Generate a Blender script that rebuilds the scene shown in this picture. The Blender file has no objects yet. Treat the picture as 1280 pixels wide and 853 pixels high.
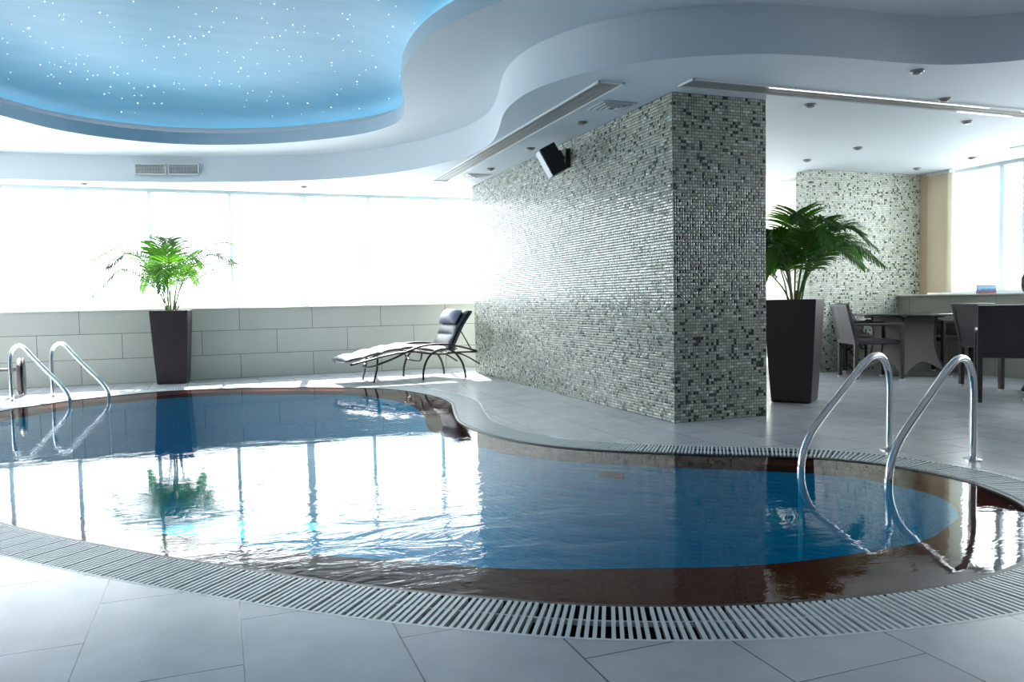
import bpy, bmesh, math, random
from mathutils import Vector, Matrix
from mathutils.geometry import tessellate_polygon
sc = bpy.context.scene
col = sc.collection
PI = math.pi
R_ = math.radians

# ------------------------------------------------------------------ camera
cam_d = bpy.data.cameras.new('camera')
cam = bpy.data.objects.new('camera', cam_d)
col.objects.link(cam)
M3 = Matrix(((0.93684745, 0.03521832, -0.34796051), (-0.34922794, 0.04047501, -0.93616325), (-0.01888639, 0.99855968, 0.05021813)))
cam.matrix_world = Matrix.Translation((0, 0, 0.96)) @ M3.to_4x4()
cam_d.sensor_width = 36
cam_d.lens = 983 / 1280 * 36
cam_d.clip_start = 0.05
sc.camera = cam
sc.view_settings.view_transform = 'Standard'
sc.view_settings.look = 'None'
sc.view_settings.gamma = 1
sc.view_settings.use_curve_mapping = False
sc.view_settings.exposure = .92

ZC, ZF = 2.516, 2.833

# ------------------------------------------------------------------ materials
def new_mat(name):
    m = bpy.data.materials.new(name)
    m.use_nodes = True
    nt = m.node_tree
    for n in list(nt.nodes): nt.nodes.remove(n)
    out = nt.nodes.new('ShaderNodeOutputMaterial')
    return m, nt, out
def nd(nt, t, **kw):
    n = nt.nodes.new(t)
    for k, v in kw.items():
        if k in n.inputs.keys(): n.inputs[k].default_value = v
        else: setattr(n, k, v)
    return n
def lk(nt, a, b): nt.links.new(a, b)
def math_n(nt, op, a, b=None, c=None):
    n = nt.nodes.new('ShaderNodeMath'); n.operation = op
    for i, v in enumerate((a, b, c)):
        if v is None: continue
        if isinstance(v, (int, float)): n.inputs[i].default_value = v
        else: nt.links.new(v, n.inputs[i])
    return n.outputs[0]
def srgb(r, g, b):
    f = lambda c: (c/255/12.92) if c/255 <= .04045 else ((c/255+.055)/1.055)**2.4
    return (f(r), f(g), f(b), 1)
def pbr(name, colr, rough=.5, metal=0, spec=.5, noise=0, nscale=8, bump=0, bscale=60, trans=None, coat=0):
    m, nt, out = new_mat(name)
    p = nd(nt, 'ShaderNodeBsdfPrincipled')
    p.inputs['Roughness'].default_value = rough
    p.inputs['Metallic'].default_value = metal
    p.inputs['Specular IOR Level'].default_value = spec
    p.inputs['Coat Weight'].default_value = coat
    p.inputs['Base Color'].default_value = colr
    tc = nd(nt, 'ShaderNodeTexCoord')
    if noise:
        n = nd(nt, 'ShaderNodeTexNoise', Scale=nscale, Detail=5)
        lk(nt, tc.outputs['Object'], n.inputs['Vector'])
        r = nd(nt, 'ShaderNodeMapRange'); r.inputs[3].default_value = 1-noise; r.inputs[4].default_value = 1+noise
        lk(nt, n.outputs['Fac'], r.inputs[0])
        mx = nd(nt, 'ShaderNodeMix', data_type='RGBA', blend_type='MULTIPLY'); mx.inputs[0].default_value = 1
        mx.inputs[6].default_value = colr
        lk(nt, r.outputs[0], mx.inputs[7]); lk(nt, mx.outputs[2], p.inputs['Base Color'])
    if bump:
        n = nd(nt, 'ShaderNodeTexNoise', Scale=bscale, Detail=3)
        lk(nt, tc.outputs['Object'], n.inputs['Vector'])
        b = nd(nt, 'ShaderNodeBump', Strength=bump, Distance=.01)
        lk(nt, n.outputs['Fac'], b.inputs['Height']); lk(nt, b.outputs[0], p.inputs['Normal'])
    if trans:
        t = nd(nt, 'ShaderNodeBsdfTranslucent', Color=trans)
        ms = nd(nt, 'ShaderNodeMixShader', Fac=.38)
        lk(nt, p.outputs[0], ms.inputs[1]); lk(nt, t.outputs[0], ms.inputs[2]); lk(nt, ms.outputs[0], out.inputs[0])
    else: lk(nt, p.outputs[0], out.inputs[0])
    return m

def brick_mat(name, swap, sx, sy, bw, rh, c1, c2, cm, mortar, rough, offset=.5, bump=.3, noise=.12, spec=.5, grain=300, wallaxis=None, streak=0):
    m, nt, out = new_mat(name)
    p = nd(nt, 'ShaderNodeBsdfPrincipled', Roughness=rough); p.inputs['Specular IOR Level'].default_value = spec
    g = nd(nt, 'ShaderNodeNewGeometry')
    s = nd(nt, 'ShaderNodeSeparateXYZ'); lk(nt, g.outputs['Position'], s.inputs[0])
    c = nd(nt, 'ShaderNodeCombineXYZ')
    ax = {'x': 0, 'y': 1, 'z': 2}
    lk(nt, math_n(nt, 'ADD', s.outputs[ax[swap[0]]], sx), c.inputs[0])
    lk(nt, math_n(nt, 'ADD', s.outputs[ax[swap[1]]], sy), c.inputs[1])
    b = nd(nt, 'ShaderNodeTexBrick')
    b.offset = offset
    b.inputs['Color1'].default_value = c1; b.inputs['Color2'].default_value = c2; b.inputs['Mortar'].default_value = cm
    b.inputs['Scale'].default_value = 1; b.inputs['Mortar Size'].default_value = mortar; b.inputs['Mortar Smooth'].default_value = .1
    b.inputs['Brick Width'].default_value = bw; b.inputs['Row Height'].default_value = rh
    lk(nt, c.outputs[0], b.inputs['Vector'])
    n = nd(nt, 'ShaderNodeTexNoise', Scale=3.5, Detail=8, Roughness=.65); lk(nt, g.outputs['Position'], n.inputs['Vector'])
    n2 = nd(nt, 'ShaderNodeTexNoise', Scale=grain, Detail=2); lk(nt, g.outputs['Position'], n2.inputs['Vector'])
    ad = math_n(nt, 'ADD', math_n(nt, 'MULTIPLY', n.outputs['Fac'], 1.3), math_n(nt, 'MULTIPLY', n2.outputs['Fac'], .7))
    r = nd(nt, 'ShaderNodeMapRange'); r.inputs[1].default_value = .5; r.inputs[2].default_value = 1.5
    r.inputs[3].default_value = 1-noise; r.inputs[4].default_value = 1+noise
    lk(nt, ad, r.inputs[0])
    mx = nd(nt, 'ShaderNodeMix', data_type='RGBA', blend_type='MULTIPLY'); mx.inputs[0].default_value = 1
    lk(nt, b.outputs['Color'], mx.inputs[6]); lk(nt, r.outputs[0], mx.inputs[7]); lk(nt, mx.outputs[2], p.inputs['Base Color'])
    hh = math_n(nt, 'SUBTRACT', math_n(nt, 'MULTIPLY', n2.outputs['Fac'], .25), b.outputs['Fac'])
    bp = nd(nt, 'ShaderNodeBump', Strength=bump, Distance=.002)
    lk(nt, hh, bp.inputs['Height']); lk(nt, bp.outputs[0], p.inputs['Normal'])
    lk(nt, p.outputs[0], out.inputs[0])
    return m

def mosaic_mat(name, cols, dark_frac, spec=.6, T=.0235, merge=.5, rough=.18, grout=srgb(70, 76, 74), gw=.09, jitter=.10):
    """small glass tiles: every row splits into pairs, a pair is either one long tile or two square ones"""
    m, nt, out = new_mat(name)
    p = nd(nt, 'ShaderNodeBsdfPrincipled')
    p.inputs['Specular IOR Level'].default_value = spec
    g = nd(nt, 'ShaderNodeNewGeometry')
    s = nd(nt, 'ShaderNodeSeparateXYZ'); lk(nt, g.outputs['Position'], s.inputs[0])
    u = math_n(nt, 'DIVIDE', math_n(nt, 'ADD', s.outputs[0], s.outputs[1]), T)
    v = math_n(nt, 'DIVIDE', s.outputs[2], T)
    row = math_n(nt, 'FLOOR', v)
    par = math_n(nt, 'FLOORED_MODULO', row, 2.0)
    up = math_n(nt, 'ADD', u, par)
    pair = math_n(nt, 'FLOOR', math_n(nt, 'DIVIDE', up, 2.0))
    def wn(a, b, w):
        c = nd(nt, 'ShaderNodeCombineXYZ'); lk(nt, a, c.inputs[0]); lk(nt, b, c.inputs[1]); c.inputs[2].default_value = w
        n = nd(nt, 'ShaderNodeTexWhiteNoise', noise_dimensions='3D'); lk(nt, c.outputs[0], n.inputs['Vector'])
        return n
    merged = math_n(nt, 'GREATER_THAN', wn(pair, row, .5).outputs[0], 1-merge)
    single = math_n(nt, 'FLOOR', up)
    cell = math_n(nt, 'ADD', math_n(nt, 'MULTIPLY', merged, math_n(nt, 'MULTIPLY', pair, 2.0)), math_n(nt, 'MULTIPLY', math_n(nt, 'SUBTRACT', 1.0, merged), single))
    w = wn(cell, row, 3.5)
    # big tiles are mostly the pale tone
    val = math_n(nt, 'MAXIMUM', w.outputs[0], math_n(nt, 'MULTIPLY', merged, math_n(nt, 'ADD', dark_frac+.02, math_n(nt, 'MULTIPLY', w.outputs[0], 1-dark_frac-.02))))
    cr = nd(nt, 'ShaderNodeValToRGB'); cr.color_ramp.interpolation = 'CONSTANT'
    el = cr.color_ramp.elements
    while len(el) > 1: el.remove(el[0])
    el[0].position = 0; el[0].color = cols[0][1]
    for pos, cc in cols[1:]:
        e = el.new(pos); e.color = cc
    lk(nt, val, cr.inputs[0])
    # distance to tile border
    fu1 = math_n(nt, 'FRACT', up); fu2 = math_n(nt, 'MULTIPLY', math_n(nt, 'FRACT', math_n(nt, 'DIVIDE', up, 2.0)), 2.0)
    fu = math_n(nt, 'ADD', math_n(nt, 'MULTIPLY', merged, fu2), math_n(nt, 'MULTIPLY', math_n(nt, 'SUBTRACT', 1.0, merged), fu1))
    wid = math_n(nt, 'ADD', merged, 1.0)
    du = math_n(nt, 'MINIMUM', fu, math_n(nt, 'SUBTRACT', wid, fu))
    fv = math_n(nt, 'FRACT', v); dv = math_n(nt, 'MINIMUM', fv, math_n(nt, 'SUBTRACT', 1.0, fv))
    d = math_n(nt, 'MINIMUM', du, dv)
    r = nd(nt, 'ShaderNodeMapRange'); r.inputs[1].default_value = gw*.7; r.inputs[2].default_value = gw*1.4
    lk(nt, d, r.inputs[0])
    mx = nd(nt, 'ShaderNodeMix', data_type='RGBA'); lk(nt, r.outputs[0], mx.inputs[0])
    mx.inputs[6].default_value = grout; lk(nt, cr.outputs[0], mx.inputs[7]); lk(nt, mx.outputs[2], p.inputs['Base Color'])
    rr = nd(nt, 'ShaderNodeMapRange'); rr.inputs[3].default_value = .8; rr.inputs[4].default_value = rough
    lk(nt, r.outputs[0], rr.inputs[0]); lk(nt, rr.outputs[0], p.inputs['Roughness'])
    # rounded edges + each tile set at its own slight angle
    hb = nd(nt, 'ShaderNodeMapRange'); hb.inputs[1].default_value = 0; hb.inputs[2].default_value = .3; hb.interpolation_type = 'SMOOTHSTEP'
    lk(nt, d, hb.inputs[0])
    bp = nd(nt, 'ShaderNodeBump', Strength=.7, Distance=.003); lk(nt, hb.outputs[0], bp.inputs['Height'])
    vs = nd(nt, 'ShaderNodeVectorMath', operation='SUBTRACT'); lk(nt, w.outputs[1], vs.inputs[0]); vs.inputs[1].default_value = (.5, .5, .5)
    sc_ = nd(nt, 'ShaderNodeVectorMath', operation='SCALE'); lk(nt, vs.outputs[0], sc_.inputs[0]); sc_.inputs[3].default_value = jitter
    av = nd(nt, 'ShaderNodeVectorMath', operation='ADD'); lk(nt, bp.outputs[0], av.inputs[0]); lk(nt, sc_.outputs[0], av.inputs[1])
    nv = nd(nt, 'ShaderNodeVectorMath', operation='NORMALIZE'); lk(nt, av.outputs[0], nv.inputs[0])
    lk(nt, nv.outputs[0], p.inputs['Normal'])
    lk(nt, p.outputs[0], out.inputs[0])
    return m

M = {}
M['deck'] = brick_mat('deck_tile', 'yx', -2.1925, -.03+.4275*40, .645, .4275, srgb(190, 191, 197), srgb(180, 181, 189), srgb(98, 100, 104), .0025, .22, noise=.24, bump=.4, spec=.6)
M['wall_tile'] = brick_mat('wall_tile', 'xz', -.7325+.955*20, 0, .955, .3225, srgb(196, 197, 188), srgb(190, 191, 183), srgb(120, 121, 114), .0045, .42, noise=.05, bump=.3)
M['wall_tile_side'] = brick_mat('wall_tile_side', 'yz', 10, 0, .6, .96, srgb(178, 176, 164), srgb(172, 170, 158), srgb(120, 118, 108), .003, .42, noise=.05, bump=.3)
M['mosaic'] = mosaic_mat('glass_mosaic', [(0, srgb(24, 30, 30)), (.17, srgb(66, 80, 76)), (.25, srgb(128, 140, 132)), (.34, srgb(160, 165, 152)), (.6, srgb(174, 176, 160)), (.8, srgb(150, 152, 134)), (.93, srgb(196, 200, 190))], .30, rough=.12, merge=.5, grout=srgb(66, 74, 72))
M['mosaic_light'] = mosaic_mat('pale_glass_mosaic', [(0, srgb(48, 54, 44)), (.12, srgb(104, 110, 86)), (.2, srgb(160, 164, 140)), (.28, srgb(205, 208, 192)), (.6, srgb(222, 224, 212)), (.85, srgb(190, 196, 184))], .2, grout=srgb(120, 124, 116))
M['pool_blue'] = mosaic_mat('blue_pool_mosaic', [(0, srgb(10, 152, 188)), (.3, srgb(13, 158, 193)), (.7, srgb(16, 164, 198))], .1, spec=0, T=.025, merge=0, rough=.4, grout=srgb(24, 160, 194), jitter=.02)
M['ledge'] = pbr('dark_red_brown_tile', srgb(92, 40, 32), .6, spec=0, noise=.2, nscale=25)
M['white'] = pbr('white_paint', srgb(232, 236, 240), .6, spec=.3)
M['fascia'] = pbr('white_fascia_paint', srgb(222, 230, 236), .6, spec=.3)
M['cream'] = pbr('cream_paint', srgb(226, 218, 202), .6, noise=.03)
M['far_wall'] = pbr('grey_wall_paint', srgb(150, 152, 156), .7)
M['lip_blue'] = pbr('pale_blue_paint', srgb(196, 210, 218), .5)
M['lip_grey'] = pbr('cove_shade_grey', srgb(140, 146, 152), .6)  # shade of the cove interior put into the grey; diffuser backing shares it
M['steel'] = pbr('polished_steel', (.72, .72, .73, 1), .12, metal=1)
def fin():
    m, nt, out = new_mat('frosted_fin')
    d = nd(nt, 'ShaderNodeBsdfDiffuse', Color=(.8, .86, .88, 1)); t = nd(nt, 'ShaderNodeBsdfTranslucent', Color=(.62, .70, .74, 1))
    ms = nd(nt, 'ShaderNodeMixShader', Fac=.35); lk(nt, d.outputs[0], ms.inputs[1]); lk(nt, t.outputs[0], ms.inputs[2]); lk(nt, ms.outputs[0], out.inputs[0])
    return m
M['fin'] = fin()
M['alu'] = pbr('white_aluminium', srgb(225, 228, 230), .35)
M['grate'] = pbr('white_grating_plastic', srgb(205, 212, 214), .35, spec=.6)
M['gutter'] = pbr('gutter_concrete', srgb(44, 52, 56), .5)
M['lip_dark'] = pbr('dark_edge_tile', srgb(44, 28, 28), .4)
M['pot'] = pbr('dark_brown_planter', srgb(50, 37, 43), .4, noise=.08, nscale=40, bump=.05, bscale=250)
M['soil'] = pbr('soil', srgb(60, 44, 32), .9, noise=.5, nscale=60, bump=1, bscale=90)
M['leaf'] = pbr('palm_leaf', srgb(46, 88, 32), .4, noise=.35, nscale=6, trans=srgb(72, 124, 26), spec=.5)
M['stem'] = pbr('palm_stem', srgb(92, 118, 48), .5, noise=.3, nscale=20)
M['stub'] = pbr('palm_dry_stub', srgb(120, 84, 62), .8, noise=.3, nscale=30)
M['frame'] = pbr('dark_lounger_metal', srgb(42, 34, 36), .35, metal=.3)
M['cushion'] = pbr('black_padded_vinyl', srgb(52, 56, 66), .38, spec=.7, bump=.12, bscale=60)
M['black'] = pbr('black_plastic', srgb(12, 12, 16), .4)
M['grille'] = pbr('silver_grille', srgb(150, 154, 170), .5)
M['lamp_glass'] = pbr('lamp_glass', srgb(150, 150, 150), .2)
M['trim'] = pbr('brushed_trim', srgb(150, 148, 144), .35, metal=.6)
M['slot'] = pbr('slot_inner', srgb(150, 150, 146), .5)
M['wood'] = pbr('peach_blind_edge', srgb(226, 196, 168), .6)
M['glass_top'] = pbr('dark_glass_top', srgb(70, 74, 74), .08, spec=.8)
M['cap'] = pbr('white_foot_cap', srgb(205, 205, 200), .5)
M['sill'] = pbr('sill_stone', srgb(222, 220, 212), .4)

def wicker(name, hole):
    m, nt, out = new_mat(name)
    p = nd(nt, 'ShaderNodeBsdfPrincipled', Roughness=.42)
    p.inputs['Specular IOR Level'].default_value = .5
    tc = nd(nt, 'ShaderNodeTexCoord')
    s = nd(nt, 'ShaderNodeSeparateXYZ'); lk(nt, tc.outputs['Object'], s.inputs[0])
    P_ = .014
    a = math_n(nt, 'DIVIDE', math_n(nt, 'ADD', s.outputs[1], s.outputs[0]), P_)
    b = math_n(nt, 'DIVIDE', s.outputs[2], P_)
    sa = math_n(nt, 'SINE', math_n(nt, 'MULTIPLY', a, 2*PI)); sb = math_n(nt, 'SINE', math_n(nt, 'MULTIPLY', b, 2*PI))
    h = math_n(nt, 'MULTIPLY', sa, sb)
    cr = nd(nt, 'ShaderNodeMapRange'); cr.inputs[1].default_value = -1; cr.inputs[2].default_value = 1
    lk(nt, h, cr.inputs[0])
    mx = nd(nt, 'ShaderNodeMix', data_type='RGBA'); lk(nt, cr.outputs[0], mx.inputs[0])
    mx.inputs[6].default_value = srgb(34, 29, 33); mx.inputs[7].default_value = srgb(66, 57, 60)
    lk(nt, mx.outputs[2], p.inputs['Base Color'])
    bp = nd(nt, 'ShaderNodeBump', Strength=.6, Distance=.002); lk(nt, h, bp.inputs['Height']); lk(nt, bp.outputs[0], p.inputs['Normal'])
    if hole:
        t = nd(nt, 'ShaderNodeBsdfTransparent')
        k = math_n(nt, 'MULTIPLY', math_n(nt, 'GREATER_THAN', sa, .45), math_n(nt, 'GREATER_THAN', sb, .45))
        ms = nd(nt, 'ShaderNodeMixShader'); lk(nt, k, ms.inputs[0]); lk(nt, p.outputs[0], ms.inputs[1]); lk(nt, t.outputs[0], ms.inputs[2])
        lk(nt, ms.outputs[0], out.inputs[0])
    else: lk(nt, p.outputs[0], out.inputs[0])
    return m
M['wicker'] = wicker('brown_wicker', False)
M['wicker_open'] = wicker('open_wicker', True)
M['wicker_pale'] = pbr('grey_brown_wicker', srgb(92, 82, 82), .5, bump=.5, bscale=200)

def two_sided_fresnel(nt, ior):
    # same reflectance from both sides of a thin sheet
    g = nd(nt, 'ShaderNodeNewGeometry')
    i = math_n(nt, 'ADD', ior, math_n(nt, 'MULTIPLY', g.outputs['Backfacing'], 1/ior-ior))
    f = nd(nt, 'ShaderNodeFresnel'); lk(nt, i, f.inputs['IOR'])
    return f
def glass_mat():
    m, nt, out = new_mat('clear_pane')
    f = two_sided_fresnel(nt, 1.3)
    t = nd(nt, 'ShaderNodeBsdfTransparent', Color=(.97, .99, .98, 1)); g = nd(nt, 'ShaderNodeBsdfGlossy', Roughness=0.0)
    ms = nd(nt, 'ShaderNodeMixShader')
    lk(nt, f.outputs[0], ms.inputs[0]); lk(nt, t.outputs[0], ms.inputs[1]); lk(nt, g.outputs[0], ms.inputs[2]); lk(nt, ms.outputs[0], out.inputs[0])
    return m
M['glass'] = glass_mat()

def water_mat():
    m, nt, out = new_mat('pool_water')
    g = nd(nt, 'ShaderNodeNewGeometry')
    mp = nd(nt, 'ShaderNodeMapping'); mp.inputs['Rotation'].default_value = (0, 0, R_(-22)); mp.inputs['Scale'].default_value = (.55, 1.25, 1)
    lk(nt, g.outputs['Position'], mp.inputs[0])
    n = nd(nt, 'ShaderNodeTexNoise', Scale=5.0, Detail=4, Roughness=.6, Distortion=.6); lk(nt, mp.outputs[0], n.inputs['Vector'])
    n2 = nd(nt, 'ShaderNodeTexNoise', Scale=1.2, Detail=1); lk(nt, g.outputs['Position'], n2.inputs['Vector'])
    # livelier water in front of the inlet jet
    vm = nd(nt, 'ShaderNodeVectorMath', operation='DISTANCE'); lk(nt, g.outputs['Position'], vm.inputs[0]); vm.inputs[1].default_value = (1.05, 3.3, 0)
    r = nd(nt, 'ShaderNodeMapRange'); r.inputs[1].default_value = .3; r.inputs[2].default_value = 1.7; r.inputs[3].default_value = 1.0; r.inputs[4].default_value = .16; r.interpolation_type = 'SMOOTHSTEP'
    lk(nt, vm.outputs['Value'], r.inputs[0])
    h = math_n(nt, 'ADD', math_n(nt, 'MULTIPLY', n.outputs['Fac'], r.outputs[0]), math_n(nt, 'MULTIPLY', n2.outputs['Fac'], .15))
    bp = nd(nt, 'ShaderNodeBump', Strength=1.0, Distance=.006); lk(nt, h, bp.inputs['Height'])
    f = two_sided_fresnel(nt, 1.33); lk(nt, bp.outputs[0], f.inputs['Normal'])
    t = nd(nt, 'ShaderNodeBsdfTransparent', Color=(.82, .95, .98, 1)); gl = nd(nt, 'ShaderNodeBsdfGlossy', Roughness=0.0)
    lk(nt, bp.outputs[0], gl.inputs['Normal'])
    ms = nd(nt, 'ShaderNodeMixShader')
    lk(nt, f.outputs[0], ms.inputs[0]); lk(nt, t.outputs[0], ms.inputs[1]); lk(nt, gl.outputs[0], ms.inputs[2]); lk(nt, ms.outputs[0], out.inputs[0])
    return m
M['water'] = water_mat()

def star_ceiling():
    m, nt, out = new_mat('blue_ceiling_paint')
    p = nd(nt, 'ShaderNodeBsdfPrincipled', Roughness=.45)
    g = nd(nt, 'ShaderNodeNewGeometry')
    mp = nd(nt, 'ShaderNodeMapping'); mp.inputs['Scale'].default_value = (.5, 2.2, 1); lk(nt, g.outputs['Position'], mp.inputs[0])
    n = nd(nt, 'ShaderNodeTexNoise', Scale=3, Detail=6); lk(nt, mp.outputs[0], n.inputs['Vector'])
    cr = nd(nt, 'ShaderNodeMix', data_type='RGBA'); lk(nt, n.outputs['Fac'], cr.inputs[0])
    cr.inputs[6].default_value = srgb(98, 170, 206); cr.inputs[7].default_value = srgb(124, 190, 220)
    lk(nt, cr.outputs[2], p.inputs['Base Color']); lk(nt, p.outputs[0], out.inputs[0])
    return m
M['star_ceiling'] = star_ceiling()
def emis(name, c, s):
    m, nt, out = new_mat(name)
    e = nd(nt, 'ShaderNodeEmission', Color=c, Strength=s); lk(nt, e.outputs[0], out.inputs[0]); return m
M['star'] = emis('star_point_light', (.9, .97, 1, 1), 1.6)
M['cove'] = emis('cove_strip', (.86, .95, 1, 1), 3.6)
M['led'] = emis('trim_glint_glow', (1, 1, 1, 1), 1.4)  # glow standing in for reflections on the slot's metal trim

# ------------------------------------------------------------------ mesh helpers
def obj(name, bm, m, parent=None, smooth=False, bevel=0, solid=0, loc=None):
    me = bpy.data.meshes.new(name)
    bm.normal_update()
    bm.to_mesh(me); bm.free()
    me.materials.append(M[m] if isinstance(m, str) else m)
    if smooth:
        for p in me.polygons: p.use_smooth = True
    o = bpy.data.objects.new(name, me); col.objects.link(o)
    if solid:
        s = o.modifiers.new('solid', 'SOLIDIFY'); s.thickness = solid; s.offset = 0
    if bevel:
        b = o.modifiers.new('bevel', 'BEVEL'); b.width = bevel; b.segments = 2; b.limit_method = 'ANGLE'
    if parent: o.parent = parent
    if loc: o.location = loc
    return o
def tag(o, label, cat, group=None, kind=None):
    if label: o['label'] = label
    if cat: o['category'] = cat
    if group: o['group'] = group
    if kind: o['kind'] = kind
    return o
def thing(name, label, cat, loc=(0, 0, 0), rotz=0, group=None):
    o = bpy.data.objects.new(name, None); col.objects.link(o)
    o.location = loc; o.rotation_euler = (0, 0, rotz); o.empty_display_size = .1
    return tag(o, label, cat, group)
def struct(name, bm, m, parent=None, **k):
    o = obj(name, bm, m, parent, **k)
    if not parent: o['kind'] = 'structure'
    return o
def BM(): return bmesh.new()
def box(bm, x0, x1, y0, y1, z0, z1, mat=None):
    vs = [bm.verts.new((x, y, z)) for x in (x0, x1) for y in (y0, y1) for z in (z0, z1)]
    if mat:
        for v in vs: v.co = mat @ v.co
    for f in ((0, 1, 3, 2), (4, 6, 7, 5), (0, 4, 5, 1), (2, 3, 7, 6), (0, 2, 6, 4), (1, 5, 7, 3)):
        bm.faces.new([vs[i] for i in f])
    return bm
def bx(*a, mat=None): return box(BM(), *a, mat=mat)
def smooth_path(pts, n=8, closed=False):
    P = [Vector(p) for p in pts]; out = []
    N = len(P)
    rng = N if closed else N-1
    for i in range(rng):
        p0 = P[(i-1) % N] if closed or i > 0 else P[0]*2-P[1]
        p1, p2 = P[i], P[(i+1) % N]
        p3 = P[(i+2) % N] if closed or i+2 < N else P[-1]*2-P[-2]
        for k in range(n):
            t = k/n
            out.append(.5*((2*p1)+(-p0+p2)*t+(2*p0-5*p1+4*p2-p3)*t*t+(-p0+3*p1-3*p2+p3)*t**3))
    if not closed: out.append(P[-1])
    return out
def tube(bm, pts, r, n=10, caps=True):
    P = [Vector(p) for p in pts]
    rings = []
    T = (P[1]-P[0]).normalized()
    ref = Vector((0, 0, 1)) if abs(T.z) < .9 else Vector((1, 0, 0))
    U = T.cross(ref).normalized()
    for i, p in enumerate(P):
        a = P[max(0, i-1)]; b = P[min(len(P)-1, i+1)]
        t = (b-a).normalized()
        U = (U-t*U.dot(t)).normalized(); W = t.cross(U)
        rr = r[i] if isinstance(r, (list, tuple)) else r
        rings.append([bm.verts.new(p+(U*math.cos(2*PI*k/n)+W*math.sin(2*PI*k/n))*rr) for k in range(n)])
    for a, b in zip(rings, rings[1:]):
        for k in range(n): bm.faces.new((a[k], a[(k+1) % n], b[(k+1) % n], b[k]))
    if caps:
        bm.faces.new(rings[0][::-1]); bm.faces.new(rings[-1])
    return bm
def lathe(bm, prof, n=32, mat=None):
    rings = []
    for r, z in prof:
        ring = []
        for k in range(n):
            v = Vector((r*math.cos(2*PI*k/n), r*math.sin(2*PI*k/n), z))
            ring.append(bm.verts.new(mat @ v if mat else v))
        rings.append(ring)
    for a, b in zip(rings, rings[1:]):
        for k in range(n): bm.faces.new((a[k], a[(k+1) % n], b[(k+1) % n], b[k]))
    bm.faces.new(rings[0][::-1]); bm.faces.new(rings[-1])
    return bm
def resample(pts, n):
    P = [Vector((p[0], p[1])) for p in pts]; N = len(P)
    L = [0]
    for i in range(N): L.append(L[-1]+(P[(i+1) % N]-P[i]).length)
    out = []; j = 0
    for k in range(n):
        d = L[-1]*k/n
        while L[j+1] < d: j += 1
        t = (d-L[j])/max(1e-9, L[j+1]-L[j])
        out.append(P[j].lerp(P[(j+1) % N], t))
    return out
def loop_curve(ctrl, n, relax=6):
    c = smooth_path([(x, y, 0) for x, y in ctrl], 16, True)
    q = resample(c, n)
    for _ in range(relax): q = [(q[i-1]+q[i]*2+q[(i+1) % n])/4 for i in range(n)]
    return q
def normals(q):   # outward normals, q counter-clockwise or clockwise handled by area sign
    N = len(q)
    A = sum(q[i].x*q[(i+1) % N].y-q[(i+1) % N].x*q[i].y for i in range(N))
    s = 1 if A > 0 else -1
    out = []
    for i in range(N):
        t = (q[(i+1) % N]-q[i-1]).normalized()
        out.append(Vector((t.y, -t.x))*s)
    return out
def offset(q, d, relax=2):
    nn = normals(q); r = [a+b*d for a, b in zip(q, nn)]
    n = len(r)
    for _ in range(relax): r = [(r[i-1]+r[i]*2+r[(i+1) % n])/4 for i in range(n)]
    return r
def strip(bm, loops, closed=True):
    """loops: list of (curve, z)"""
    rs = [[bm.verts.new((p.x, p.y, z)) for p in c] for c, z in loops]
    N = len(rs[0])
    for a, b in zip(rs, rs[1:]):
        for i in range(N if closed else N-1):
            j = (i+1) % N
            bm.faces.new((a[i], a[j], b[j], b[i]))
    return bm
def poly_holes(bm, outer, holes, z):
    loops = [[Vector((p[0], p[1], 0)) for p in outer]]+[[Vector((p[0], p[1], 0)) for p in h] for h in holes]
    flat = [v for l in loops for v in l]
    vs = [bm.verts.new((v.x, v.y, z)) for v in flat]
    for t in tessellate_polygon(loops):
        try: bm.faces.new([vs[i] for i in t])
        except ValueError: pass
    return bm
def copy_tree(o, parent=None):
    c = o.copy(); col.objects.link(c)
    if parent: c.parent = parent
    for ch in [x for x in bpy.data.objects if x.parent == o]: copy_tree(ch, c)
    return c

# ------------------------------------------------------------------ plan curves
POOL = [(-2.35, 8.1), (-2.01, 8.8), (-1.84, 9.05), (-1.55, 9.4), (-1.15, 9.69), (-.67, 9.9), (-.24, 9.92), (.2, 9.82), (.65, 9.63), (1.08, 9.42), (1.5, 9.1), (1.8, 8.72), (1.97, 8.3), (2.07, 7.8), (2.06, 7.3), (1.97, 6.9),
        (1.87, 6.5), (1.78, 6.05), (1.78, 5.6), (1.84, 5.22), (1.94, 4.92), (2.09, 4.67), (2.3, 4.44), (2.53, 4.25), (2.82, 4.04), (3.08, 3.87), (3.3, 3.7), (3.46, 3.49), (3.54, 3.23), (3.56, 2.97), (3.5, 2.73), (3.38, 2.5),
        (3.15, 2.25), (2.9, 2.07), (2.6, 1.95), (2.3, 1.91), (2.0, 1.93), (1.76, 1.97), (1.55, 2.02), (1.3, 2.11), (1.05, 2.23), (.81, 2.39), (.58, 2.56), (.3, 2.80), (-.04, 3.12), (-.3, 3.38), (-.56, 3.66), (-.77, 3.9), (-1.0, 4.2),
        (-1.35, 4.7), (-1.75, 5.4), (-2.15, 6.2), (-2.42, 7.1), (-2.48, 7.7)]
NP = 900
pool = loop_curve(POOL, NP, 10)
lip_o = offset(pool, .022)
gr_o = offset(pool, .275)
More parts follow.
